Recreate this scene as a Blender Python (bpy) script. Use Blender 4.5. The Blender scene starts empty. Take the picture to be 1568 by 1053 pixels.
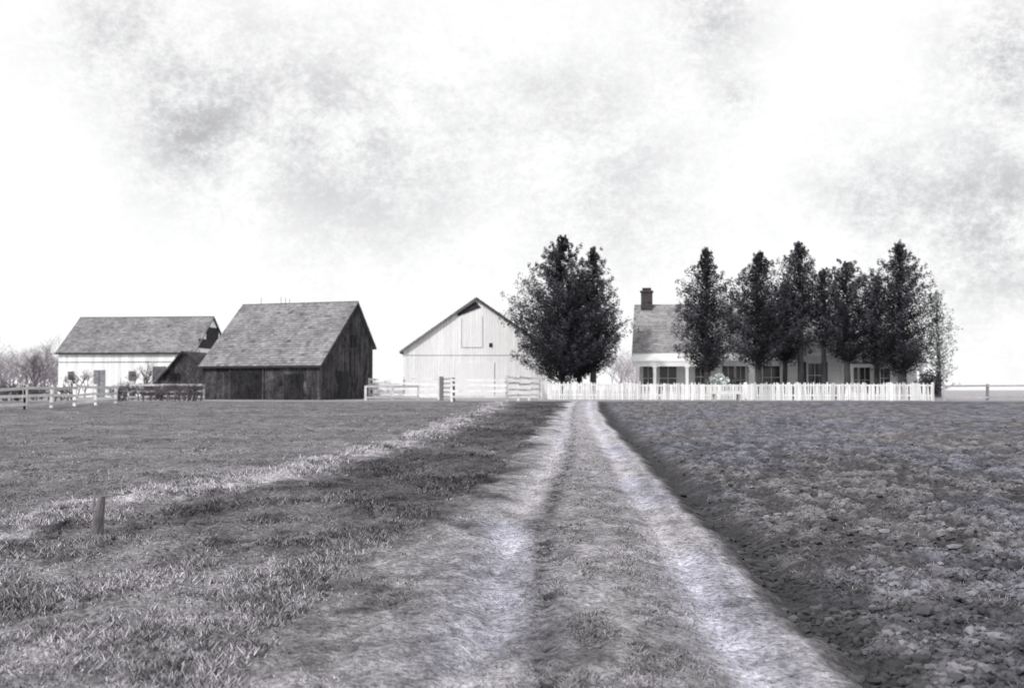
import bpy, math, random
import numpy as np
from mathutils import Vector
random.seed(7); rng=np.random.default_rng(11)
F=1700.0; CX=784.0; HY=597.0; CAMH=1.6
def wx(px,d): return (px-CX)/F*d
def wz(py,d): return CAMH+(HY-py)/F*d

# ---------------------------------------------------------------- noise
def _h(ix,iy,s):
    n=(ix.astype(np.int64)*374761393+iy.astype(np.int64)*668265263+s*1442695041)&0x7fffffff
    n=((n^(n>>13))*1274126177)&0x7fffffff
    return ((n^(n>>16))&0xffff)/65535.0
def vn(x,y,s=0):
    x=np.asarray(x,float); y=np.asarray(y,float)
    ix=np.floor(x); iy=np.floor(y); fx=x-ix; fy=y-iy
    fx=fx*fx*(3-2*fx); fy=fy*fy*(3-2*fy)
    a=_h(ix,iy,s); b=_h(ix+1,iy,s); c=_h(ix,iy+1,s); d=_h(ix+1,iy+1,s)
    return (a*(1-fx)+b*fx)*(1-fy)+(c*(1-fx)+d*fx)*fy
def fbm(x,y,s=0,o=4):
    r=0;a=.5;t=0
    for i in range(o):
        r=r+a*vn(x,y,s+i*17); t+=a; a*=.55; x,y=x*1.76+y*1.01+3.1,y*1.76-x*1.01+1.7
    return r/t
def sst(a,b,x):
    t=np.clip((x-a)/(b-a),0,1); return t*t*(3-2*t)
def bump1(x,c,w): return np.exp(-((x-c)/w)**2)

# ---------------------------------------------------------------- terrain
def base_z(x,y):
    y=np.asarray(y,float)
    t=np.clip(y,-30,84)
    return np.where(t<56,t/70.0,0.8+0.2*(1-((84-t)/28.0)**2)) 
def roadc(y):
    y=np.asarray(y,float)
    return 1.0+0.045*y+np.where(y>31,0.0005*(np.minimum(y,80)-31)**2,0)
def palex(y): return np.interp(y,[0,8,11.4,13.5,17.3,25.3,40,52,66],[-6.5,-5.8,-5.3,-5.1,-3.9,-2.7,-1.6,-1.0,-.6])
def lrut(y): return np.interp(y,[0,5,12,21,30,70],[-1.4,-1.45,-1.58,-1.22,-1.0,-.95])
def ledge(y): return np.interp(y,[0,5,8.5,13,20,28,45,70],[-2.5,-2.5,-2.55,-2.25,-1.75,-1.45,-1.3,-1.2])
def wobf(x,y): return (fbm(x*.8,y*.5,5)-.5)*.35
def zones(x,y):
    wob2=(fbm(x*3,y*1.5,9)-.5)*.25
    return x-roadc(y)+wobf(x,y)*.6+wob2*.5
def clodn(x,y): return fbm(x*4.8+y*1.6,y*3.4-x*.6,31,4)
def height(x,y):
    u=zones(x,y); lr=lrut(y); le=ledge(y)
    near=1-sst(55,70,y)
    z=base_z(x,y)
    z=z-near*.055*(bump1(u,0,.2)+bump1(u,lr,.2))
    z=z-near*.05*bump1(u,lr+.36,.06)*fbm(x*5,y*3,57,2)
    z=z+near*.02*bump1(u,-.7,.4)
    z=z-near*.12*bump1(u,.75,.2)
    right=sst(.8,1.4,u); left=1-sst(le-.3,le+.3,u)
    z=z+near*right*((clodn(x,y)-.5)*.22+(fbm(x*11,y*9,35,3)-.5)*.10+.01)
    z=z+near*left*((fbm(x*1.2,y*1.2,41,4)-.5)*.13+(fbm(x*5,y*4,43,3)-.5)*.08)
    z=z+near*(fbm(x*6,y*6,51,4)-.5)*.08
    z=z+near*.04*bump1(x,palex(y)+wobf(x,y),.35)
    return z
def albedo(x,y):
    u=zones(x,y); lr=lrut(y); le=ledge(y)
    n1=fbm(x*1.3,y*.9,61,4); n2=fbm(x*6,y*5,71,4); n3=fbm(x*.35,y*.2,81,3); n4=fbm(x*2.6,y*1.3,85,4); n5=fbm(x*13,y*8,87,3)
    left=.160+.17*(n1-.5)+.20*(n2-.5)+.20*(n4-.5)+.14*(n5-.5)+.05*(1-sst(6,13,y))
    dk=sst(8,16,y)*sst(0,1.2,x-palex(y)-.3)
    left=left*(1-.55*dk*(.5+1.*n3))
    ld=sst(.0,1.,palex(y)-x)
    left=left*(1-ld)+ld*(.155+.14*(n2-.5)+.12*(fbm(x*.25,y*1.2,91,3)-.5)+.14*(n4-.5))
    pb=bump1(x,palex(y)+(n1-.5)*1.5,.42)*sst(.40,.60,n2*.4+n4*.6)
    left=left*(1-pb)+pb*.46
    road=.225+.26*(n2-.5)+.26*(n4-.5)+.14*(n1-.5)+.14*(n5-.5)
    road=road+.17*bump1(u,0,.16)*(.3+1.3*n4)+.12*bump1(u,lr,.20)*(.2+1.4*n4)+.04*bump1(u,-.6,.3)
    cen=bump1(u,lr+.36,.11)*sst(.44,.56,n2)
    road=road*(1-.80*cen)
    cen2=sst(.50,.60,n4*.6+n5*.4)*bump1(u,-.6,.42); road=road*(1-.45*cen2)
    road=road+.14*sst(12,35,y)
    tr=.072+.10*(n2-.5)+.06*(n3-.5)+.06*(n5-.5)
    tr=tr+.12*sst(.52,.70,clodn(x,y))+.02*sst(15,40,y)
    ml=sst(le-.35,le+.35,u+(n1-.5)*1.5)
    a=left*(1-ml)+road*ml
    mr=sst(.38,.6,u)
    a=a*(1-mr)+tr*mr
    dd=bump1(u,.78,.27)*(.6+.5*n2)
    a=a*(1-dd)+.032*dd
    a=a+.10*bump1(u,.37,.06)*(.4+n2)
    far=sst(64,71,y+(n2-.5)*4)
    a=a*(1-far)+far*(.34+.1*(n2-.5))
    return np.clip(a,.02,.6)

# ---------------------------------------------------------------- mesh helpers
def link(ob): bpy.context.scene.collection.objects.link(ob); return ob
def fast_mesh(name,V,Fc,C,mats,smooth=False,parent=None):
    V=np.asarray(V,dtype=np.float32); Fc=np.asarray(Fc,dtype=np.int32)
    me=bpy.data.meshes.new(name)
    k=Fc.shape[1]; m=len(Fc)
    me.vertices.add(len(V)); me.vertices.foreach_set('co',V.ravel())
    me.loops.add(m*k); me.loops.foreach_set('vertex_index',Fc.ravel())
    me.polygons.add(m); me.polygons.foreach_set('loop_start',np.arange(m,dtype=np.int32)*k)
    me.polygons.foreach_set('use_smooth',np.full(m,smooth,dtype=bool))
    me.update(calc_edges=True)
    C=np.asarray(C,dtype=np.float32)
    if C.ndim==1: C=np.stack([C,C,C],1)
    at=me.color_attributes.new('Col','FLOAT_COLOR','POINT')
    at.data.foreach_set('color',np.concatenate([C,np.ones((len(C),1),np.float32)],1).ravel())
    for mm in mats: me.materials.append(mm)
    ob=link(bpy.data.objects.new(name,me))
    if parent: ob.parent=parent
    return ob
class MB:
    def __init__(s): s.v=[];s.f=[];s.c=[];s.m=[]
    def poly(s,pts,c=1.0,m=0):
        b=len(s.v); s.v+= [tuple(p) for p in pts]; s.c+=[c]*len(pts); s.f.append(tuple(range(b,b+len(pts)))); s.m.append(m)
    def hexa(s,p,c=1.0,m=0):
        b=len(s.v); s.v+=[tuple(q) for q in p]; s.c+=[c]*8
        for f in ((0,3,2,1),(4,5,6,7),(0,1,5,4),(1,2,6,5),(2,3,7,6),(3,0,4,7)):
            s.f.append(tuple(b+i for i in f)); s.m.append(m)
    def box(s,x0,x1,y0,y1,z0,z1,c=1.0,m=0):
        s.hexa([(x0,y0,z0),(x1,y0,z0),(x1,y1,z0),(x0,y1,z0),(x0,y0,z1),(x1,y0,z1),(x1,y1,z1),(x0,y1,z1)],c,m)
    def tube(s,a,b,r0,r1,n=5,c=1.0,m=0):
        a=Vector(a);b=Vector(b);d=b-a
        if d.length<1e-6:return
        d.normalize(); u=d.orthogonal().normalized(); w=d.cross(u)
        k=len(s.v)
        for p,r in((a,r0),(b,r1)):
            for i in range(n):
                t=2*math.pi*i/n; q=p+(u*math.cos(t)+w*math.sin(t))*r
                s.v.append(tuple(q)); s.c.append(c)
        for i in range(n):
            j=(i+1)%n; s.f.append((k+i,k+j,k+n+j,k+n+i)); s.m.append(m)
        s.f.append(tuple(k+n+i for i in range(n))); s.m.append(m)
    def make(s,name,mats,parent=None):
        me=bpy.data.meshes.new(name); me.from_pydata(s.v,[],s.f)
        me.polygons.foreach_set('material_index',s.m)
        at=me.color_attributes.new('Col','FLOAT_COLOR','POINT')
        c=np.array(s.c,np.float32); at.data.foreach_set('color',np.stack([c,c,c,np.ones_like(c)],1).ravel())
        for mm in mats: me.materials.append(mm)
        ob=link(bpy.data.objects.new(name,me))
        if parent: ob.parent=parent
        return ob
def empty(name,loc=(0,0,0),rz=0):
    e=link(bpy.data.objects.new(name,None)); e.location=loc; e.rotation_euler=(0,0,rz); e.empty_display_size=.5; return e

# ---------------------------------------------------------------- materials
def mat(name,col,rough=.9,scales=((3,.35),(14,.35)),stretch=(1,1,1),bump=.0,bscale=20,spec=.2,det=3):
    m=bpy.data.materials.new(name); m.use_nodes=True; nt=m.node_tree; N=nt.nodes; L=nt.links
    b=N['Principled BSDF']; b.inputs['Roughness'].default_value=rough
    b.inputs['Specular IOR Level'].default_value=spec
    at=N.new('ShaderNodeAttribute'); at.attribute_name='Col'
    tc=N.new('ShaderNodeTexCoord'); mp=N.new('ShaderNodeMapping'); mp.inputs['Scale'].default_value=stretch
    L.new(tc.outputs['Object'],mp.inputs['Vector'])
    mul=N.new('ShaderNodeVectorMath'); mul.operation='MULTIPLY'
    mul.inputs[0].default_value=col; L.new(at.outputs['Color'],mul.inputs[1])
    out=mul.outputs['Vector']
    for sc,am in scales:
        n=N.new('ShaderNodeTexNoise'); n.inputs['Scale'].default_value=sc; n.inputs['Detail'].default_value=det; n.inputs['Roughness'].default_value=.7
        L.new(mp.outputs['Vector'],n.inputs['Vector'])
        r=N.new('ShaderNodeMapRange'); r.inputs['From Min'].default_value=.3; r.inputs['From Max'].default_value=.7
        r.inputs['To Min'].default_value=1-am; r.inputs['To Max'].default_value=1+am
        L.new(n.outputs['Fac'],r.inputs['Value'])
        x=N.new('ShaderNodeVectorMath'); x.operation='SCALE'; L.new(out,x.inputs[0]); L.new(r.outputs['Result'],x.inputs['Scale']); out=x.outputs['Vector']
    L.new(out,b.inputs['Base Color'])
    if bump>0:
        n=N.new('ShaderNodeTexNoise'); n.inputs['Scale'].default_value=bscale; n.inputs['Detail'].default_value=2
        L.new(mp.outputs['Vector'],n.inputs['Vector'])
        bp=N.new('ShaderNodeBump'); bp.inputs['Strength'].default_value=bump; bp.inputs['Distance'].default_value=.05
        L.new(n.outputs['Fac'],bp.inputs['Height']); L.new(bp.outputs['Normal'],b.inputs['Normal'])
    return m
TG=(1.02,.975,1.05)
M_ground=mat('soil_and_grass',TG,scales=((20,.66),),bump=1,bscale=28,det=5)
M_grass=mat('grass_blades',TG,scales=())
M_clod=mat('soil_clods',(1,.98,1.08),scales=())
M_white=mat('white_paint',(.86,.86,.86),scales=((1.2,.04),),stretch=(1,1,.25))
M_whitewash=mat('whitewashed_boards',(.84,.84,.84),scales=((.8,.06),(12,.08)),stretch=(1,1,.15))
M_fence=mat('fence_boards',(.72,.72,.72),scales=((1.5,.2),))
M_fenceg=mat('weathered_rails',(.40,.39,.41),scales=((1.5,.2),))
M_dark=mat('weathered_barn_boards',(.058,.055,.061),scales=((1.3,.65),(7,.55)),stretch=(1,1,.6))
M_shingle=mat('wood_shingles',(.225,.217,.230),scales=((.5,.25),(6,.35)))
M_shingle_l=mat('old_shingles',(.27,.262,.27),scales=((.6,.2),(6,.3)))
M_trim=mat('dark_trim',(.05,.05,.055),scales=((3,.3),))
M_glass=mat('window_glass',(.03,.033,.04),rough=.15,scales=(),spec=.6)
M_brick=mat('chimney_brick',(.07,.062,.064),scales=((5,.4),))
M_bark=mat('bark',(.06,.056,.06),scales=((4,.3),),stretch=(1,1,.3))
M_leaf=mat('cedar_foliage',(.047,.047,.057),scales=(),rough=.8)
M_twig=mat('hazed_pale_twigs',(.38,.35,.38),scales=())  # pale dry twig tone, distance haze put into the colour
M_twd=mat('brown_twigs',(.11,.10,.11),scales=())
M_leafp=mat('pale_leaves',(.42,.45,.44),scales=())
M_metal=mat('iron',(.12,.12,.13),rough=.6,scales=((5,.2),))

# ---------------------------------------------------------------- ground sheet
def axis_x():
    a=list(np.arange(-7,9,.045)); x=9.0; st=.045
    r=[]
    while x<6000: r.append(x); st*=1.03; x+=st
    l=[]; x=-7.0; st=.045
    while x>-6000:
        st*=1.03; x-=st; l.append(x)
    return np.array(l[::-1]+a+r)
def axis_y():
    r=[-6000,-2000,-600,-200,-80,-40,-20,-10,-5,-2,0,1,2,3,3.5]
    y=3.9
    while y<95: r.append(y); y+=max(.03,.0055*y)
    st=.7
    while y<7000: r.append(y); st*=1.18; y+=st
    return np.array(r,float)
xs=axis_x(); ys=axis_y()
GX,GY=np.meshgrid(xs,ys); gx=GX.ravel(); gy=GY.ravel()
V=np.stack([gx,gy,height(gx,gy)],1)
nx=len(xs); ny=len(ys)
idx=np.arange(nx*ny).reshape(ny,nx)
Fq=np.stack([idx[:-1,:-1].ravel(),idx[:-1,1:].ravel(),idx[1:,1:].ravel(),idx[1:,:-1].ravel()],1)
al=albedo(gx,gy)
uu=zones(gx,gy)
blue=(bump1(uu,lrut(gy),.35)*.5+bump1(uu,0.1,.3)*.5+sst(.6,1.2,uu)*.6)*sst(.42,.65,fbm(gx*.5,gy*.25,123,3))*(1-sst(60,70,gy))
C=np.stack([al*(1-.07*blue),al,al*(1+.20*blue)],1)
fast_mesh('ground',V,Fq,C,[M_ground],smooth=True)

# ---------------------------------------------------------------- grass blades
def blades(name,x,y,h,w,c,lean=.5):
    n=len(x); z=height(x,y)-.01
    a=rng.uniform(0,2*np.pi,n); la=rng.uniform(0,2*np.pi,n); ln=h*lean*rng.uniform(.2,1.2,n)
    dx=np.cos(a)*w*.5; dy=np.sin(a)*w*.5
    p0=np.stack([x-dx,y-dy,z],1); p1=np.stack([x+dx,y+dy,z],1)
    t=np.stack([x+np.cos(la)*ln,y+np.sin(la)*ln,z+h],1)
    t1=t.copy(); t1[:,0]+=dx*.35; t1[:,1]+=dy*.35
    V=np.stack([p0,p1,t1,t],1).reshape(-1,3)
    Fc=(np.arange(n)[:,None]*4+np.arange(4)[None]).astype(np.int32)
    return fast_mesh(name,V,Fc,np.repeat(c,4),[M_grass])
def view_scatter(n,y0,y1,kl,kr,pw):
    t=rng.random(n); y=(y0**(1-pw)+t*(y1**(1-pw)-y0**(1-pw)))**(1/(1-pw))
    x=(rng.uniform(kl,kr,n))*y+rng.uniform(-1.,1.,n)
    return x,y
x,y=view_scatter(330000,4.2,60,-.60,.12,1.6)
u=zones(x,y)-ledge(y); pn=fbm(x*1.8,y*1.3,141,4)
keep=(u<.4)&(rng.random(len(x))<np.where(u<-.2,.40+.6*sst(.42,.62,pn),.30*sst(.45,.62,pn)))
x=x[keep];y=y[keep];u=u[keep];pn=pn[keep]
hh=rng.uniform(.010,.045,len(x))*(.6+.9*sst(.40,.68,pn))*np.where(u<-.2,1,.5)
hh=np.where(palex(y)-x>.6,hh*.7,hh)
cc=albedo(x,y)*(.55+2.1*rng.random(len(x))**1.5)
blades('meadow_grass',x,y,hh,.008+.0010*y,np.clip(cc,.04,.55),lean=1.3)
n=14000; y=(8**-.5+rng.random(n)*(60**-.5-8**-.5))**-2.0
x=palex(y)+(fbm(y*.6,y*0+3,161,3)-.5)*1.6+rng.normal(0,.28,n)
k=fbm(x*1.6,y*1.2,171,3)>.50; x=x[k];y=y[k]
blades('dry_grass',x,y,rng.uniform(.02,.08,len(x)),.008+.0009*y,rng.uniform(.25,.58,len(x)),lean=1.3)
n=60000; y=(4.3**-.7+rng.random(n)*(50**-.7-4.3**-.7))**(-1/.7)
x=roadc(y)-.72+rng.normal(0,.34,n); pn=fbm(x*4,y*2.2,181,3); k=pn>.50; x=x[k];y=y[k]
blades('track_grass',x,y,rng.uniform(.008,.03,len(x)),.007+.0008*y,np.clip(albedo(x,y)*rng.uniform(.3,1.7,len(x)),.04,.45),lean=1.6)
nt=8000
y=(4.3**-.8+rng.random(nt)*(60**-.8-4.3**-.8))**(-1/.8); x=rng.uniform(.10,.60,nt)*y+rng.uniform(-.5,1.5,nt)
k=(zones(x,y)>.95)&(clodn(x,y)>.50); x=x[k];y=y[k]; kk=20
tx=np.repeat(x,kk)+rng.normal(0,.05,len(x)*kk); ty=np.repeat(y,kk)+rng.normal(0,.04,len(x)*kk)
tc=np.repeat(rng.uniform(.07,.26,len(x)),kk)*rng.uniform(.5,1.2,len(x)*kk)
blades('field_stubble',tx,ty,rng.uniform(.008,.035,len(tx)),.006+.0007*ty,tc,lean=2.0)

# ---------------------------------------------------------------- clods
import bmesh
bm=bmesh.new(); bmesh.ops.create_icosphere(bm,subdivisions=1,radius=1)
iv=np.array([v.co[:] for v in bm.verts]); 
bm.verts.index_update(); jf=np.array([[v.index for v in f.verts] for f in bm.faces]); bm.free()
nv_=len(iv)
n=18000
y=(4.3**-.8+rng.random(n)*(60**-.8-4.3**-.8))**(-1/.8); x=rng.uniform(.08,.60,n)*y+rng.uniform(-.5,1.5,n)
u=zones(x,y); k=(u>.6)&((fbm(x*2,y*2,191,3)>.40)); x=x[k];y=y[k]; n=len(x)
r=rng.uniform(.008,.034,n)*(1+.5*(rng.random(n)>.93))
S=np.stack([r*rng.uniform(.8,1.7,n),r*rng.uniform(.8,1.5,n),r*rng.uniform(.5,.9,n)],1)
vv=iv[None]*S[:,None]*rng.uniform(.65,1.3,(n,nv_,1))
a=rng.uniform(0,6.28,n); ca=np.cos(a)[:,None];sa=np.sin(a)[:,None]
vx=vv[:,:,0]*ca-vv[:,:,1]*sa; vy=vv[:,:,0]*sa+vv[:,:,1]*ca
zz=height(x,y)+r*.1
V=np.stack([vx+x[:,None],vy+y[:,None],vv[:,:,2]+zz[:,None]],2).reshape(-1,3)
Fc=(jf[None]+np.arange(n)[:,None,None]*nv_).reshape(-1,3)
fast_mesh('soil_clods',V,Fc,np.repeat(np.clip(albedo(x,y)*rng.uniform(.6,1.5,n),.03,.22),nv_),[M_clod])

# ---------------------------------------------------------------- building helpers
def vboards(mb,p0,p1,zb,ztop,nrm,bw=.22,th=.03,var=.2,m=0,gap=.012):
    p0=np.array(p0,float);p1=np.array(p1,float);Ln=np.linalg.norm(p1-p0); d=(p1-p0)/Ln; nn=np.array(nrm,float)
    s=0
    while s<Ln-.02:
        e=min(Ln,s+bw*random.uniform(.85,1.15)); c=1+random.uniform(-var,var)
        a=p0+d*s; b=p0+d*(e-gap); o=nn*th*random.uniform(.8,1.2)
        q=[a,b,b+o,a+o]; zs=[ztop(s),ztop(e),ztop(e),ztop(s)]
        zb2=zb-random.uniform(0,.04)
        mb.hexa([(*q[0],zb2),(*q[1],zb2),(*q[2],zb2),(*q[3],zb2),(*q[0],zs[0]),(*q[1],zs[1]),(*q[2],zs[2]),(*q[3],zs[3])],c,m)
        s=e
def shingles(mb,A,B,Cc,D,course=.24,wid=.3,var=.2,m=0,lift=.03):
    A,B,Cc,D=map(Vector,(A,B,Cc,D)); nrm=(B-A).cross(D-A).normalized()
    if nrm.z<0: nrm=-nrm
    H=((D-A).length); n=max(2,int(H/course)); Wd=(B-A).length; k=int(Wd/wid)
    f=lambda s,t:(A.lerp(B,s)).lerp(D.lerp(Cc,s),t)
    for i in range(n):
        t0=i/n; t1=min(1,(i+1.15)/n)
        rowc=random.uniform(-.07,.07); off=random.random()
        for j in range(k+1):
            s0=max(0,(j-off)/k); s1=min(1,(j+1-off)/k)
            if s1-s0<.002: continue
            l=lift*random.uniform(.7,1.4)
            c=1+rowc+random.uniform(-var,var)
            if random.random()<.03: c*=.6
            a,b,c2,d=f(s0,t0)+nrm*l,f(s1,t0)+nrm*l,f(s1,t1)+nrm*.008,f(s0,t1)+nrm*.008
            mb.poly([a,b,c2,d],c,m)
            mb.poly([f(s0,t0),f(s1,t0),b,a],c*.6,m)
def slab(mb,A,B,Cc,D,th=.1,c=.6,m=0):
    A,B,Cc,D=map(Vector,(A,B,Cc,D)); dz=Vector((0,0,-th))
    mb.hexa([A+dz,B+dz,Cc+dz,D+dz,A,B,Cc,D],c,m)

def side_gable(name,X0,Y0,Z0,a,Lx,D,yr,hf,hr,hb,wm,rm,bw=.22,ov=.25,ovg=.2,wvar=.2,rvar=.2,solid=.9):
    e=empty(name,(X0,Y0,Z0),-a)
    def zt(y): return hf+(hr-hf)*y/yr if y<yr else hr+(hb-hr)*(y-yr)/(D-yr)
    mb=MB()
    i=.04
    core=[(i,zt(0)-.12),(yr,zt(yr)-.12),(D-i,zt(D)-.12)]
    b=-.4
    P0=[(i,i,b),(i,D-i,b),(i,D-i,core[2][1]),(i,yr,core[1][1]),(i,i,core[0][1])]
    P1=[(Lx-i,p[1],p[2]) for p in P0]
    mb.poly(P0,solid);mb.poly(P1[::-1],solid)
    for q in range(5):
        r=(q+1)%5; mb.poly([P0[q],P0[r],P1[r],P1[q]],solid)
    vboards(mb,(0,0),(Lx,0),-.3,lambda s:hf-.1,(0,-1),bw,var=wvar)
    vboards(mb,(Lx,0),(Lx,D),-.3,lambda s:zt(min(s,D))-.1,(1,0),bw,var=wvar)
    vboards(mb,(0,0),(0,D),-.3,lambda s:zt(min(s,D))-.1,(-1,0),bw,var=wvar)
    vboards(mb,(0,D),(Lx,D),-.3,lambda s:hb-.1,(0,1),bw,var=wvar)
    mb.make('walls',[wm],e)
    rb=MB(); sf=(hr-hf)/yr; sb=(hr-hb)/(D-yr)
    x0=-ovg;x1=Lx+ovg
    fr=[(x0,-ov,hf-sf*ov),(x1,-ov,hf-sf*ov),(x1,yr,hr),(x0,yr,hr)]
    bk=[(x1,D+ov,hb-sb*ov),(x0,D+ov,hb-sb*ov),(x0,yr,hr),(x1,yr,hr)]
    slab(rb,*fr);slab(rb,*bk)
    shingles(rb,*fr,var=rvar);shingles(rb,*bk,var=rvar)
    rb.make('roof',[rm],e)
    t=MB(); t.box(x0-.02,x1+.02,-ov-.05,-ov-.005,hf-sf*ov-.12,hf-sf*ov+.01,.8)
    t.box(x0,x1,yr-.08,yr+.08,hr+.02,hr+.05,1.3); t.make('trim',[M_trim],e)
    return e

# ---- dark barn (saltbox)
a=math.radians(19)
barn=side_gable('weathered_barn',-20.6,74,.93,a,8.75,7.6,5.0,2.45,6.7,3.9,M_dark,M_shingle,bw=.22,wvar=.3)
mb=MB()
mb.box(2.2,4.6,-.09,-.045,-.2,2.0,.35); mb.box(2.1,2.2,-.11,-.05,-.2,2.1,1.2); mb.box(4.6,4.7,-.11,-.05,-.2,2.1,1.1); mb.box(2.1,4.7,-.12,-.05,2.1,2.2,1.1)
mb.box(6.2,7.6,-.09,-.045,-.2,1.7,.35)
mb.box(8.80,8.86,2.6,3.7,0,1.9,.5); mb.box(8.80,8.85,4.2,5.0,3.6,4.4,.45)
for i in range(14):
    yy=random.uniform(.2,7.0); z0=random.uniform(-.1,1.8); mb.box(8.79,8.80+random.uniform(.02,.035),yy,yy+random.uniform(.12,.3),z0,z0+random.uniform(.5,1.6),random.uniform(.6,1.8))
for i in range(10):
    xx=random.uniform(4.8,8.3); z0=random.uniform(-.1,1.0); mb.box(xx,xx+random.uniform(.1,.3),-.045-random.uniform(.005,.03),-.04,z0,z0+random.uniform(.3,1.0),random.uniform(.5,1.6))
mb.make('doors_and_panels',[M_dark],barn)
mb=MB()
for xx in (1.3,2.9,3.3,3.6):
    h=random.uniform(.3,.5); mb.tube((xx,5.0,6.65),(xx+random.uniform(-.05,.05),5.0,6.75+h),.022,.010,5)
    mb.tube((xx-.07,5.0,6.72+h*.7),(xx+.07,5.0,6.74+h*.7),.012,.008,4)
mb.make('lightning_rods',[M_metal],barn)

# ---- left long barn
a=math.radians(6)
lb=side_gable('long_barn',-38.8,95,1.0,a,12.0,8.0,4.0,3.95,7.05,4.0,M_whitewash,M_shingle,bw=.3,wvar=.16,solid=.7)
mb=MB()
mb.box(3.2,4.2,-.08,-.04,-.2,2.3,4.5);mb.box(3.65,3.72,-.1,-.085,-.2,2.3,2);
mb.box(6.3,6.9,-.08,-.04,1.4,2.2,3);mb.box(8.4,9.6,-.08,-.04,-.2,2.6,2.5);mb.box(.9,1.4,-.08,-.04,1.5,2.2,3)
mb.box(12.03,12.07,.9,7.1,4.2,5.0,.8);mb.box(12.03,12.08,2.6,5.4,5.003,6.1,.6);mb.box(12.04,12.08,3.5,4.6,.0,2.4,.6)  # dark panels stepped over the gable end wall, last box a door
mb.box(.0,12.0,-.07,-.045,2.95,3.02,5)
mb.make('doors_and_panels',[M_trim],lb)

# ---- front-gable buildings
def front_gable(name,X0,Y0,Z0,a,Wd,xa,hl,hr,ha,Dp,wm,rm,bw=.22,ov=.3,var=.06):
    e=empty(name,(X0,Y0,Z0),-a)
    def zt(x): return hl+(ha-hl)*x/xa if x<xa else ha+(hr-ha)*(x-xa)/(Wd-xa)
    mb=MB(); i=.04
    P0=[(i,i,-.4),(Wd-i,i,-.4),(Wd-i,i,zt(Wd)-.12),(xa,i,ha-.12),(i,i,zt(0)-.12)]
    P1=[(p[0],Dp-i,p[2]) for p in P0]
    mb.poly(P0,.7);mb.poly(P1[::-1],.7)
    for q in range(5):
        r=(q+1)%5; mb.poly([P0[q],P0[r],P1[r],P1[q]],.7)
    vboards(mb,(0,0),(Wd,0),-.3,lambda s:zt(min(s,Wd))-.1,(0,-1),bw,var=var)
    vboards(mb,(0,0),(0,Dp),-.3,lambda s:hl-.1,(-1,0),bw,var=var)
    vboards(mb,(Wd,0),(Wd,Dp),-.3,lambda s:hr-.1,(1,0),bw,var=var)
    vboards(mb,(0,Dp),(Wd,Dp),-.3,lambda s:zt(min(s,Wd))-.1,(0,1),bw,var=var)
    mb.make('walls',[wm],e)
    rb=MB(); sl=(ha-hl)/xa; sr=(ha-hr)/(Wd-xa); y0=-ov;y1=Dp+ov
    l=[(-ov,y0,hl-sl*ov),(-ov,y1,hl-sl*ov),(xa,y1,ha),(xa,y0,ha)]
    r=[(Wd+ov,y0,hr-sr*ov),(Wd+ov,y1,hr-sr*ov),(xa,y1,ha),(xa,y0,ha)]
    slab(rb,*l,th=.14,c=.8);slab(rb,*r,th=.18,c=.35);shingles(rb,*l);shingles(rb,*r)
    rb.make('roof',[rm],e)
    return e
wb=front_gable('white_barn',-8.3,85,1.0,math.radians(-1.5),11.3,5.55,3.75,3.75,7.7,10,M_whitewash,M_shingle,var=.06)
mb=MB()
mb.hexa([(4.1,-.09,6.25),(5.9,-.09,6.95),(5.9,-.045,6.95),(4.1,-.045,6.25),(4.1,-.09,6.45),(5.5,-.09,7.4),(5.5,-.045,7.4),(4.1,-.045,6.45)],.8)
mb.box(6.55,6.8,-.09,-.045,3.9,4.2,.6)
mb.make('openings',[M_trim],wb)
mb=MB()
for (x0,x1,z0,z1) in ((4.4,4.44,3.9,6.1),(6.0,6.04,3.9,6.3),(4.44,6.0,3.86,3.9),(0.1,11.2,3.27,3.30)):
    mb.box(x0,x1,-.075,-.045,z0,z1,.6)
mb.box(3.9,6.9,-.08,-.05,0,2.7,.95);mb.box(3.86,3.9,-.10,-.05,0,2.75,.8);mb.box(6.9,6.94,-.10,-.05,0,2.75,.8)
mb.make('doors_and_panels',[M_whitewash],wb)
sh=front_gable('small_shed',-28.0,86,1.0,math.radians(10),4.8,2.7,.6,2.3,3.6,4.5,M_dark,M_dark,var=.4)
mb=MB(); mb.box(1.6,2.5,-.08,-.045,0,1.9,.3); mb.make('door',[M_dark],sh)

# ---------------------------------------------------------------- farmhouse
ha=math.radians(9); HX0,HY0=9.5,85.0; c_,s_=math.cos(ha),math.sin(ha)
def lx(px):
    k=(px-CX)/F; return (k*HY0-HX0)/(c_+k*s_)
house=empty('farmhouse',(HX0,HY0,1.0),-ha)
L1=lx(1292); L2=lx(1408); 
mb=MB(); he,hr_,D=3.75,7.45,8.0; yr=4.0
def clap(mb,x0,x1,y,z0,z1,ny=-1):
    z=z0
    while z<z1-.01:
        t=min(z+.14,z1); c=1+random.uniform(-.04,.04)
        yo=y+ny*.035; 
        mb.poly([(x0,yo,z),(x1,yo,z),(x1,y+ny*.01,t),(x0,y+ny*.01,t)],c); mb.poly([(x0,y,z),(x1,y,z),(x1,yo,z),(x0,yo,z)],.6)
        z=t
P0=[(0,0,-.4),(0,D,-.4),(0,D,he-.1),(0,yr,hr_-.15),(0,0,he-.1)]
P1=[(L1,p[1],p[2]) for p in P0]
mb.poly(P0,1);mb.poly(P1[::-1],1)
for q in range(5):
    r=(q+1)%5; mb.poly([P0[q],P0[r],P1[r],P1[q]],.95)
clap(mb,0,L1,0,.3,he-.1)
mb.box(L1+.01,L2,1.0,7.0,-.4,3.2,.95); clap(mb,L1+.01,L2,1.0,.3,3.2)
mb.make('walls',[M_white],house)
rb=MB()
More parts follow.
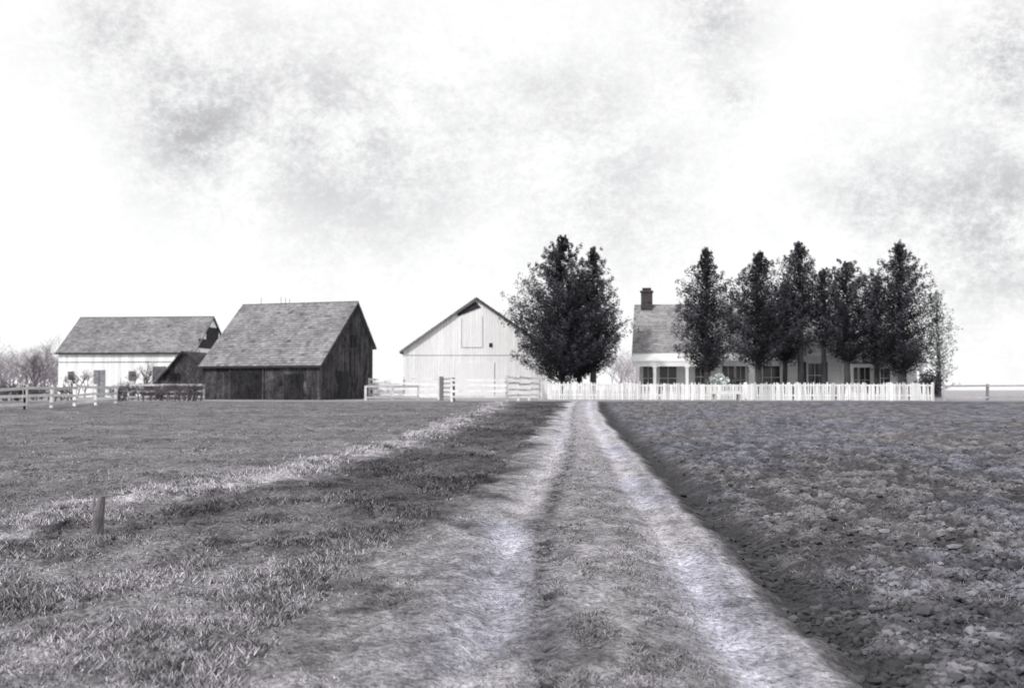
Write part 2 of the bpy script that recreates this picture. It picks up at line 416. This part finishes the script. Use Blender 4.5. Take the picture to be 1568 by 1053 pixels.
fr=[(-.3,-.45,he-.40),(L1+.3,-.45,he-.40),(L1+.3,yr,hr_),(-.3,yr,hr_)]; bk=[(L1+.3,D+.4,he-.3),(-.3,D+.4,he-.3),(-.3,yr,hr_),(L1+.3,yr,hr_)]
for q in (fr,bk): slab(rb,*q); shingles(rb,*q)
w1=[(L1+.31,.5,3.1),(L2+.3,.5,3.1),(L2+.3,4,5.0),(L1+.31,4,5.0)]; w2=[(L2+.3,7.4,3.1),(L1+.31,7.4,3.1),(L1+.31,4,5.0),(L2+.3,4,5.0)]
for q in (w1,w2): slab(rb,*q); shingles(rb,*q)
PL=lx(1205)
pr2=[(L1+.2,-1.6,2.6),(L2+.3,-1.6,2.6),(L2+.3,.49,3.05),(L1+.2,.49,3.05)]
slab(rb,*pr2,th=.08); shingles(rb,*pr2)
rb.make('roof',[M_shingle_l],house)
pm=MB()
pr=[(-.2,-2.6,2.75),(PL,-2.6,2.75),(PL,-.46,3.28),(-.2,-.46,3.28)]
slab(pm,*pr,th=.08,c=.9)
pm.box(-.15,PL-.05,-2.58,-2.48,2.35,2.66,1)
pm.box(L1+.25,L2+.25,-1.58,-1.48,2.25,2.5,1)
for px in (979,1004,1052,1100,1148,1203):
    q=lx(px); w=.11 if px!=1148 else .2; q=max(q,.05); q=min(q,PL-.3)
    pm.box(q-w,q+w,-2.62,-2.44,0,2.35,1); pm.box(q-w-.06,q+w+.06,-2.66,-2.40,2.25,2.34,1); pm.box(q-w-.05,q+w+.05,-2.65,-2.41,.25,.4,1)
for px in (1296,1340,1372,1404):
    q=lx(px); q=min(max(q,L1+.35),L2+.1); pm.box(q-.12,q+.12,-1.62,-1.44,0,2.25,1)
pm.box(-.1,PL-.1,-2.5,-.05,0,.22,.55); pm.box(L1+.2,L2+.2,-1.5,.95,0,.22,.55)
for q in (0.0,L1-.2): pm.box(q,q+.2,-.07,-.04,0,he-.35,1.1)
pm.box(-.3,L1+.3,-.50,-.452,he-.62,he-.38,1)
sx=lx(1110)
for i in range(3): pm.box(sx-.8,sx+.8,-2.5-.3*(i+1),-2.5-.3*i-.003,0,.2-.06*i,.9)
pm.make('porch',[M_white],house)
g=MB(); fw=MB()
def window(x0,x1,z0,z1,y=0.0):
    g.box(x0,x1,y-.05,y-.04,z0,z1)
    for b in ((x0-.1,x0,z0-.1,z1+.12),(x1,x1+.1,z0-.1,z1+.12)): fw.box(b[0],b[1],y-.09,y-.041,b[2],b[3])
    fw.box(x0,x1,y-.088,y-.041,z1,z1+.12); fw.box(x0,x1,y-.1,y-.041,z0-.1,z0)
    xm=(x0+x1)/2; zm=(z0+z1)/2
    fw.box(xm-.02,xm+.02,y-.07,y-.052,z0,z1); fw.box(x0,xm-.021,y-.07,y-.052,zm-.02,zm+.02); fw.box(xm+.021,x1,y-.07,y-.052,zm-.02,zm+.02)
for (p0,p1,z0,z1,yy) in ((985,1000,.5,2.5,0),(1010,1036,.5,2.5,0),(1064,1082,.9,2.3,0),(1106,1124,.3,2.45,0),(1127,1141,.3,2.4,0),(1168,1194,.6,2.5,0),(1237,1258,.8,2.6,0),(1298,1316,.4,2.3,1.0),(1319,1335,.4,2.3,1.0),(1346,1366,.8,2.2,1.0),(1380,1392,.9,2.1,1.0)):
    window(lx(p0),lx(p1),z0,z1,yy)
g.make('window_glass',[M_glass],house); fw.make('window_frames',[M_white],house)
shm=MB()
for x0 in (lx(1237)-.42,lx(1258)+.12): 
    shm.box(x0,x0+.3,-.09,-.045,.75,2.7,1.6)
shm.make('shutters',[M_trim],house)
ch=MB()
def chimney(x0,x1,y0,y1,z0,z1):
    z=z0
    while z<z1:
        n=3
        for i in range(n):
            xa=x0+(x1-x0)*i/n; ch.box(xa+.005,xa+(x1-x0)/n-.005,y0,y1,z,z+.085,random.uniform(.7,1.4))
        z+=.095
    ch.box(x0+.01,x1-.01,y0+.01,y1-.01,z0,z1-.02,1.2)
    ch.box(x0-.07,x1+.07,y0-.07,y1+.07,z1,z1+.12,1.1); ch.box(x0+.1,x1-.1,y0+.1,y1-.1,z1+.12,z1+.35,.8)
chimney(.25,1.15,3.4,4.3,5.8,8.4)
ch.make('chimneys',[M_brick],house)

# ---------------------------------------------------------------- cedars
def cedar(px,d,ytop,ybase,hw,prof,nb=150,seed=0,name='cedar_tree',lm=None,per=32,lv=(.5,1.7),light=.08,leafs=.15,wid=1.24,spread=1.0):
    R=np.random.default_rng(seed); rr=random.Random(seed)
    X0=wx(px,d); Y0=d; g=float(base_z(X0,d)); ztop=wz(ytop,d); zb=wz(ybase,d); Rm=hw/F*d*wid; Hc=ztop-zb
    ts=[p[0] for p in prof]; rs=[p[1] for p in prof]
    mb=MB()
    pts=[]; segs=9
    for i in range(segs+1):
        t=i/segs; pts.append(Vector((X0+rr.uniform(-.12,.12)*Rm*.5*t,Y0+rr.uniform(-.1,.1)*t,g-.3+(ztop-g+.1)*t)))
    r0=.07+.018*(ztop-g)
    for i in range(segs): mb.tube(pts[i],pts[i+1],r0*(1-i/segs)**.8+.01,r0*(1-(i+1)/segs)**.8+.01,7,1)
    def tr(z):
        t=(z-(g-.3))/(ztop-g+.1)*segs; i=int(max(0,min(segs-1,t))); return pts[i].lerp(pts[i+1],min(1,max(0,t-i)))
    cl=[];cr=[];cb=[]
    ph=rr.uniform(0,6.28)
    for b in range(nb):
        t=(b+rr.random())/nb
        az=b*2.39996+rr.uniform(-.5,.5)
        f=float(np.interp(t,ts,rs))
        lump=1+.14*math.sin(3*az+ph+t*9)+.14*math.sin(5*az-t*17+ph)
        Ln=Rm*f*lump*rr.uniform(.68,1.04)
        zt=zb+Hc*t
        s=tr(zt-.35*Ln); tip=Vector((s.x+math.cos(az)*Ln,s.y+math.sin(az)*Ln,min(zt+.20*Ln+rr.uniform(-.25,.4),ztop)))
        mb.tube(s,tip,.045*(1-t)+.012,.008,3,.8)
        bb=rr.uniform(*lv)
        k=max(2,int(Ln/.42))
        for j in range(k+1):
            q=.2+.8*j/k
            p=s.lerp(tip,q)+Vector((rr.gauss(0,.09),rr.gauss(0,.09),rr.gauss(0,.12)))
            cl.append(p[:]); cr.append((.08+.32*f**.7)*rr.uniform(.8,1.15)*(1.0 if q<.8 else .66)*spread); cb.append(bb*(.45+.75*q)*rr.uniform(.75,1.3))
    for j in range(7):
        p=tr(ztop-.15*j); cl.append((p.x+rr.gauss(0,.03),p.y,ztop-.20*j)); cr.append(.06+.05*j); cb.append(1)
    cl=np.array(cl);cr=np.array(cr);cb=np.array(cb); n=len(cl)
    D3=R.normal(0,1,(n*per,3)); D3/=np.linalg.norm(D3,axis=1)[:,None]; D3*=R.random(n*per)[:,None]**.45
    P=np.repeat(cl,per,0)+D3*np.repeat(cr,per)[:,None]*1.15*np.array([.85,.85,1.25])
    sz=R.uniform(.4,1.0,n*per)*leafs
    A=R.normal(0,1,(n*per,3)); A/=np.linalg.norm(A,axis=1)[:,None]; B=np.cross(A,R.normal(0,1,(n*per,3))); B/=np.linalg.norm(B,axis=1)[:,None]
    Cq=np.cross(A,B)
    Q=np.stack([P-A*sz[:,None]*.6,P+B*sz[:,None]*.32,P+A*sz[:,None]*.6+Cq*sz[:,None]*.15,P-B*sz[:,None]*.32],1).reshape(-1,3)
    Q[:,2]=np.maximum(Q[:,2],g+.05)
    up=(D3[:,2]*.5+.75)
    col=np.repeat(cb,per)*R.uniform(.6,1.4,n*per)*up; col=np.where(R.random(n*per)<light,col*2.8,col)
    e=empty(name,(0,0,0))
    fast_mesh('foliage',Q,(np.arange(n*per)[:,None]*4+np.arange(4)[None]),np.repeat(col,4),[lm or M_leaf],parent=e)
    mb.make('trunk_and_limbs',[M_bark],e)
    return e
PA=[(0,.60),(.06,.85),(.2,1),(.40,.97),(.56,.80),(.70,.58),(.84,.34),(.93,.17),(1,.02)]
PB=[(0,.60),(.12,.92),(.33,1),(.58,.85),(.76,.56),(.9,.28),(1,.03)]
PC=[(0,.5),(.12,.88),(.30,1),(.52,.93),(.70,.62),(.86,.28),(1,.02)]
PD=[(0,.6),(.2,.88),(.42,1),(.62,.90),(.80,.62),(.92,.34),(1,.06)]
cedar(860,80,364,568,74,PA,270,1)
cedar(908,81,382,562,37,PB,150,2,light=.14)
cedar(888,83,430,566,60,PB,130,12)
cedar(1082,79,383,562,44,PC,190,3)
cedar(1162,78,388,550,48,PB,180,4)
cedar(1202,80,440,544,44,PB,120,14)
cedar(1226,79,372,490,31,PB,120,5,light=.14)
cedar(1298,79,402,545,50,PD,160,6,spread=.9)
cedar(1380,78,375,562,52,PB,200,7)
cedar(1342,80,425,552,36,PB,90,15,light=.14)
cedar(1262,80,415,520,28,PD,60,16,light=.14)
cedar(1437,92,445,588,30,PD,80,8,name='pale_tree',lm=M_leafp,per=10,light=.0,lv=(1.,1.5),leafs=.22,wid=1.1)
def bush(px,d,py_top,hw,seed,lm,name='shrub',col=(.5,1.6),per=26):
    R=np.random.default_rng(seed); rr=random.Random(seed); X0=wx(px,d); g=float(base_z(X0,d)); H=wz(py_top,d)-g; Rm=hw/F*d
    mb=MB(); cl=[];cb=[]
    for i in range(26):
        az=rr.uniform(0,6.28); q=rr.random()**.6; tip=Vector((X0+math.cos(az)*Rm*q,d+math.sin(az)*Rm*q,g+H*rr.uniform(.45,1)*(1-.35*q*q)))
        mb.tube((X0+rr.uniform(-.1,.1),d,g-.1),tip,.02,.006,3)
        for j in range(4): cl.append(Vector((X0,d,g)).lerp(tip,.45+.18*j)[:]); cb.append(rr.uniform(*col))
    cl=np.array(cl);n=len(cl); P=np.repeat(cl,per,0)+R.normal(0,.11,(n*per,3))
    A=R.normal(0,1,(n*per,3))*.05;B=R.normal(0,1,(n*per,3))*.03
    Q=np.stack([P-A,P+B,P+A,P-B],1).reshape(-1,3)
    e=empty(name)
    fast_mesh('leaves',Q,(np.arange(n*per)[:,None]*4+np.arange(4)[None]),np.repeat(np.repeat(cb,per)*R.uniform(.6,1.4,n*per),4),[lm],parent=e)
    mb.make('stems',[M_bark],e)
bush(1424,72,568,20,21,M_leaf); bush(1100,73,572,16,22,M_leafp); bush(1122,73,578,10,23,M_leaf)

# ---------------------------------------------------------------- bare trees
def bare(mb,base,H,spread,rr,depth=5,r=.09,c=1.0):
    def grow(p,d,L,r,k):
        q=p+d*L; mb.tube(p,q,r,r*.65,3 if k<4 else 5,c*rr.uniform(.7,1.2))
        if k==0: return
        for i in range(rr.choice((2,3,3))):
            nd=(d+Vector((rr.gauss(0,spread),rr.gauss(0,spread),rr.gauss(.12,.2)))).normalized()
            grow(p.lerp(q,rr.uniform(.6,1)),nd,L*rr.uniform(.6,.85),r*.6,k-1)
    grow(Vector(base),Vector((rr.gauss(0,.08),rr.gauss(0,.08),1)).normalized(),H*.34,r,depth)
rr=random.Random(5)
for (px,d,top,sp) in ((214,84,545,.5),(120,88,560,.5),(60,90,540,.5),(300,83,525,.45)):
    mb=MB(); g=1.0; x0=wx(px,d)
    for q in range(4): bare(mb,(x0+rr.uniform(-.9,.9),d+rr.uniform(-.5,.5),g-.1),(wz(top,d)-g)*rr.uniform(.8,1.1),sp,rr,5,.06)
    mb.make('bare_tree',[M_twd])
mb=MB()
for i in range(90):
    if i<82: px=rr.uniform(-80,96); t=rr.uniform(500,560)
    else: px=rr.uniform(570,600); t=578
    d=rr.uniform(105,130)
    bare(mb,(wx(px,d),d,.9),(wz(t,d)-1),.55,rr,5,.07,rr.uniform(.5,1.2))
for i in range(16):
    px=rr.uniform(935,985); d=rr.uniform(115,135); bare(mb,(wx(px,d),d,.9),(wz(rr.uniform(520,560),d)-1),.5,rr,5,.07)
mb.make('distant_trees',[M_twig])
mb=MB()
for i in range(190):
    px=rr.choice((rr.uniform(178,312),rr.uniform(178,312),rr.uniform(-10,110))); d=rr.uniform(66,80); x0=wx(px,d); g=float(base_z(x0,d))
    bare(mb,(x0,d,g-.1),rr.uniform(.6,1.9),.85,rr,4,.055,rr.uniform(.4,1.5))
mb.make('brush',[M_twd])

# ---------------------------------------------------------------- fences
def board_fence(name,pts,h,boards=3,post=2.4,m=None,bh=.13):
    mb=MB()
    for (x0,y0),(x1,y1) in zip(pts[:-1],pts[1:]):
        Ln=math.hypot(x1-x0,y1-y0); n=max(1,round(Ln/post)); ux,uy=(x1-x0)/Ln,(y1-y0)/Ln; nx_,ny_=-uy,ux
        if ny_>0: nx_,ny_=-nx_,-ny_
        P=[]
        for i in range(n+1):
            s=Ln*i/n; x=x0+ux*s; y=y0+uy*s; z=float(base_z(x,y)); P.append((x,y,z)); w=.07; hh=h+random.uniform(-.02,.14)
            lean=random.uniform(-.05,.05)
            mb.hexa([(x-w,y-w,z-.3),(x+w,y-w,z-.3),(x+w,y+w,z-.3),(x-w,y+w,z-.3),(x-w+lean,y-w,z+hh),(x+w+lean,y-w,z+hh),(x+w+lean,y+w,z+hh),(x-w+lean,y+w,z+hh)],random.uniform(.5,1.1))
        for i in range(n):
            for b in range(boards):
                zc=h*(.22+.72*b/(boards-1)) if boards>1 else h*.9
                a=P[i];q=P[i+1]; j0=random.uniform(-.05,.05);j1=random.uniform(-.05,.05); o=.075;t=.03
                c=random.uniform(.7,1.15)
                A=(a[0]+nx_*o,a[1]+ny_*o);B=(q[0]+nx_*o,q[1]+ny_*o);A2=(a[0]+nx_*(o+t),a[1]+ny_*(o+t));B2=(q[0]+nx_*(o+t),q[1]+ny_*(o+t))
                za=a[2]+zc+j0;zb=q[2]+zc+j1; k=bh/2
                mb.hexa([(*A,za-k),(*B,zb-k),(*B2,zb-k),(*A2,za-k),(*A,za+k),(*B,zb+k),(*B2,zb+k),(*A2,za+k)],c)
    return mb.make(name,[m or M_fence])
def G(px,d): return (wx(px,d),d)
def picket(name,pts,h=1.15):
    mb=MB()
    for (x0,y0),(x1,y1) in zip(pts[:-1],pts[1:]):
        Ln=math.hypot(x1-x0,y1-y0); ux,uy=(x1-x0)/Ln,(y1-y0)/Ln; s=0; px_,py_=uy,-ux
        if py_>0: px_,py_=-px_,-py_
        while s<Ln:
            x=x0+ux*s;y=y0+uy*s;z=float(base_z(x,y)); hh=h*random.uniform(.90,1.05); w=.045; c=random.uniform(.65,1.05); ln=random.gauss(0,.025)
            if random.random()>.04:
                f=lambda du,dz,o:(x+ux*du+px_*o,y+uy*du+py_*o,z+dz)
                o=.03
                q=[f(-w,.04,o),f(w,.04,o),f(w+ln,hh-.08,o),f(ln,hh,o),f(-w+ln,hh-.08,o)]; q2=[f(-w,.04,o+.022),f(w,.04,o+.022),f(w+ln,hh-.08,o+.022),f(ln,hh,o+.022),f(-w+ln,hh-.08,o+.022)]
                mb.poly(q,c);mb.poly(q2[::-1],c)
                for i in range(5): mb.poly([q[i],q[(i+1)%5],q2[(i+1)%5],q2[i]],c)
            s+=.118*random.uniform(.9,1.1)
        n=max(1,int(Ln/2.4))
        for i in range(n+1):
            s=Ln*i/n;x=x0+ux*s;y=y0+uy*s;z=float(base_z(x,y)); w=.06
            mb.box(x-w,x+w,y-w+.035,y+w+.035,z-.2,z+h*1.02,.95)
        for zz in (.3,.85):
            a=(x0,y0,float(base_z(x0,y0))+zz*h);b=(x1,y1,float(base_z(x1,y1))+zz*h)
            mb.hexa([(a[0],a[1]-.02,a[2]-.05),(b[0],b[1]-.02,b[2]-.05),(b[0],b[1]+.02,b[2]-.05),(a[0],a[1]+.02,a[2]-.05),(a[0],a[1]-.02,a[2]+.05),(b[0],b[1]-.02,b[2]+.05),(b[0],b[1]+.02,b[2]+.05),(a[0],a[1]+.02,a[2]+.05)],.9)
    return mb.make(name,[M_white])
picket('picket_fence',[G(826,71),G(980,70.5)],1.15)
picket('picket_fence',[G(980,70.5),G(1140,69.5)],1.1)
picket('picket_fence',[G(1142,68.5),G(1300,68.5),G(1428,68)],1.12)
board_fence('board_fence',[G(-120,43),G(40,50),G(178,60)],1.0,3)
board_fence('board_fence',[G(180,70),G(312,73)],1.0,3)
board_fence('board_fence',[G(566,76),G(672,74)],1.45,4)
board_fence('board_fence',[G(692,66),G(776,66)],1.35,4)
board_fence('board_fence',[G(560,70),G(640,73)],.9,2)
board_fence('board_fence',[G(776,67),G(826,71)],1.5,4,1.4)
board_fence('board_fence',[G(1446,70),G(1640,70)],1.0,2,3.0,m=M_fenceg,bh=.11)
mb=MB(); x0,y0=G(676,69); x1,y1=G(694,66.2); z=float(base_z(x0,y0))
for (x,y,w,h) in ((x0,y0,.12,1.5),(x1,y1,.10,1.4)): mb.box(x-w,x+w,y-w,y+w,z-.3,z+h,.25)
for k in range(5):
    zz=z+.2+.27*k; mb.hexa([(x0+.14,y0,zz),(x1-.13,y1,zz),(x1-.13,y1+.04,zz),(x0+.14,y0+.04,zz),(x0+.14,y0,zz+.11),(x1-.13,y1,zz+.11),(x1-.13,y1+.04,zz+.11),(x0+.14,y0+.04,zz+.11)],.5)
mb.make('farm_gate',[M_fence])
mb=MB(); x,y=G(1112,68.2); z=float(base_z(x,y))
mb.box(x-.9,x+.9,y-.4,y+.4,z+.42,z+.5,1);
for dx in(-.8,.7):
    mb.box(x+dx,x+dx+.1,y-.38,y-.28,z-.1,z+.42,.6); mb.box(x+dx,x+dx+.1,y+.28,y+.38,z-.1,z+.42,.6)
mb.box(x-.3,x+.85,y-.3,y+.3,z+.503,z+.62,.8)
mb.make('wooden_bench',[M_fence])
mb=MB(); x,y=wx(152,11.2),11.2; z=float(height(np.array([x]),np.array([y]))[0])
mb.tube((x,y,z-.2),(x+.02,y,z+.20),.062,.054,9,1); mb.tube((x+.02,y,z+.20),(x+.05,y+.01,z+.35),.054,.030,9,.9); mb.tube((x-.03,y-.01,z+.2),(x-.025,y,z+.40),.022,.008,5,1.1)
mb.make('stub_post',[mat('grey_post_wood',(.14,.13,.14),scales=((8,.5),(40,.4)),stretch=(1,1,.2))])

# ---------------------------------------------------------------- world, sun
sc=bpy.context.scene
w=bpy.data.worlds.new('World'); sc.world=w; w.use_nodes=True; nt=w.node_tree; N=nt.nodes; Lk=nt.links
bg=N['Background']; bg.inputs['Strength'].default_value=.1
sdir=Vector((-.62,-.72,.0)).normalized(); el=math.radians(38)
sky=N.new('ShaderNodeTexSky'); sky.sky_type='NISHITA'; sky.sun_disc=False; sky.sun_elevation=el; sky.sun_rotation=math.atan2(sdir.x,sdir.y)
hs=N.new('ShaderNodeHueSaturation'); hs.inputs['Saturation'].default_value=.25; Lk.new(sky.outputs[0],hs.inputs['Color'])
tc=N.new('ShaderNodeTexCoord')
def math_(op,a,b=None,clamp=False):
    m=N.new('ShaderNodeMath'); m.operation=op; m.use_clamp=clamp
    for i,v in enumerate((a,b)):
        if v is None: continue
        if isinstance(v,(int,float)): m.inputs[i].default_value=v
        else: Lk.new(v,m.inputs[i])
    return m.outputs[0]
def noise(sc_,det=6,ro=.6,st=(1,1,1.3)):
    mp=N.new('ShaderNodeMapping'); mp.inputs['Scale'].default_value=st; Lk.new(tc.outputs['Generated'],mp.inputs['Vector'])
    n=N.new('ShaderNodeTexNoise'); n.inputs['Scale'].default_value=sc_; n.inputs['Detail'].default_value=det; n.inputs['Roughness'].default_value=ro
    Lk.new(mp.outputs[0],n.inputs['Vector']); return n.outputs['Fac']
def dirv(px,py): return Vector(((px-CX)/F,1,(HY-py)/F)).normalized()
tot=None
for (px,py,rad,am) in ((170,40,90,.50),(350,150,130,.42),(570,225,180,.55),(270,215,80,.40),(860,150,110,.25),(950,300,150,.38),(1090,20,75,.6),(1130,145,36,.45),(1560,70,85,.8),(1330,300,90,.45),(1540,340,130,.75)):
    dv=dirv(px,py); vm=N.new('ShaderNodeVectorMath'); vm.operation='DISTANCE'
    Lk.new(tc.outputs['Generated'],vm.inputs[0]); vm.inputs[1].default_value=dv
    q=math_('DIVIDE',vm.outputs['Value'],rad/F); q=math_('MULTIPLY',q,q); q=math_('MULTIPLY',q,-1.0); q=math_('EXPONENT',q); q=math_('MULTIPLY',q,am)
    tot=q if tot is None else math_('ADD',tot,q)
n1=noise(12,4,.6); n2=noise(120,3,.85)
nn=math_('ADD',math_('MULTIPLY',n1,.60),math_('MULTIPLY',n2,.40))
mr=N.new('ShaderNodeMapRange'); mr.interpolation_type='SMOOTHSTEP'; mr.inputs['From Min'].default_value=.35; mr.inputs['From Max'].default_value=.66; Lk.new(nn,mr.inputs['Value'])
cloud=math_('MULTIPLY',tot,math_('ADD',mr.outputs[0],.10),True)
cloud=math_('ADD',cloud,math_('MULTIPLY',mr.outputs[0],.07),True)
def mix(fac,a,b):
    m=N.new('ShaderNodeMix'); m.data_type='RGBA'
    for i,v in ((0,fac),(6,a),(7,b)):
        if isinstance(v,(float,tuple)): m.inputs[i].default_value=v
        else: Lk.new(v,m.inputs[i])
    return m.outputs[2]
cm=mix(cloud,(10.9,10.9,10.9,1),(4.6,4.6,4.8,1))
mx=mix(.93,hs.outputs[0],cm)
Lk.new(mx,bg.inputs['Color'])
sl=bpy.data.lights.new('sun','SUN'); sl.energy=2.9; sl.angle=math.radians(4); sl.color=(1,.985,.96)
so=link(bpy.data.objects.new('sun',sl)); v=Vector((sdir.x*math.cos(el),sdir.y*math.cos(el),math.sin(el))); so.rotation_euler=(-v).to_track_quat('-Z','Y').to_euler()
# ---------------------------------------------------------------- camera
cam=bpy.data.cameras.new('camera'); co=link(bpy.data.objects.new('camera',cam)); sc.camera=co
cam.sensor_width=36; cam.lens=36*F/1568; cam.clip_start=.1; cam.clip_end=12000
cam.dof.use_dof=True; cam.dof.focus_distance=11.0; cam.dof.aperture_fstop=2.2
co.location=(0,0,CAMH); co.rotation_euler=(math.radians(90)+math.atan((HY-526.5)/F),0,0)
sc.view_settings.view_transform='Standard'; sc.view_settings.look='None'; sc.view_settings.exposure=0
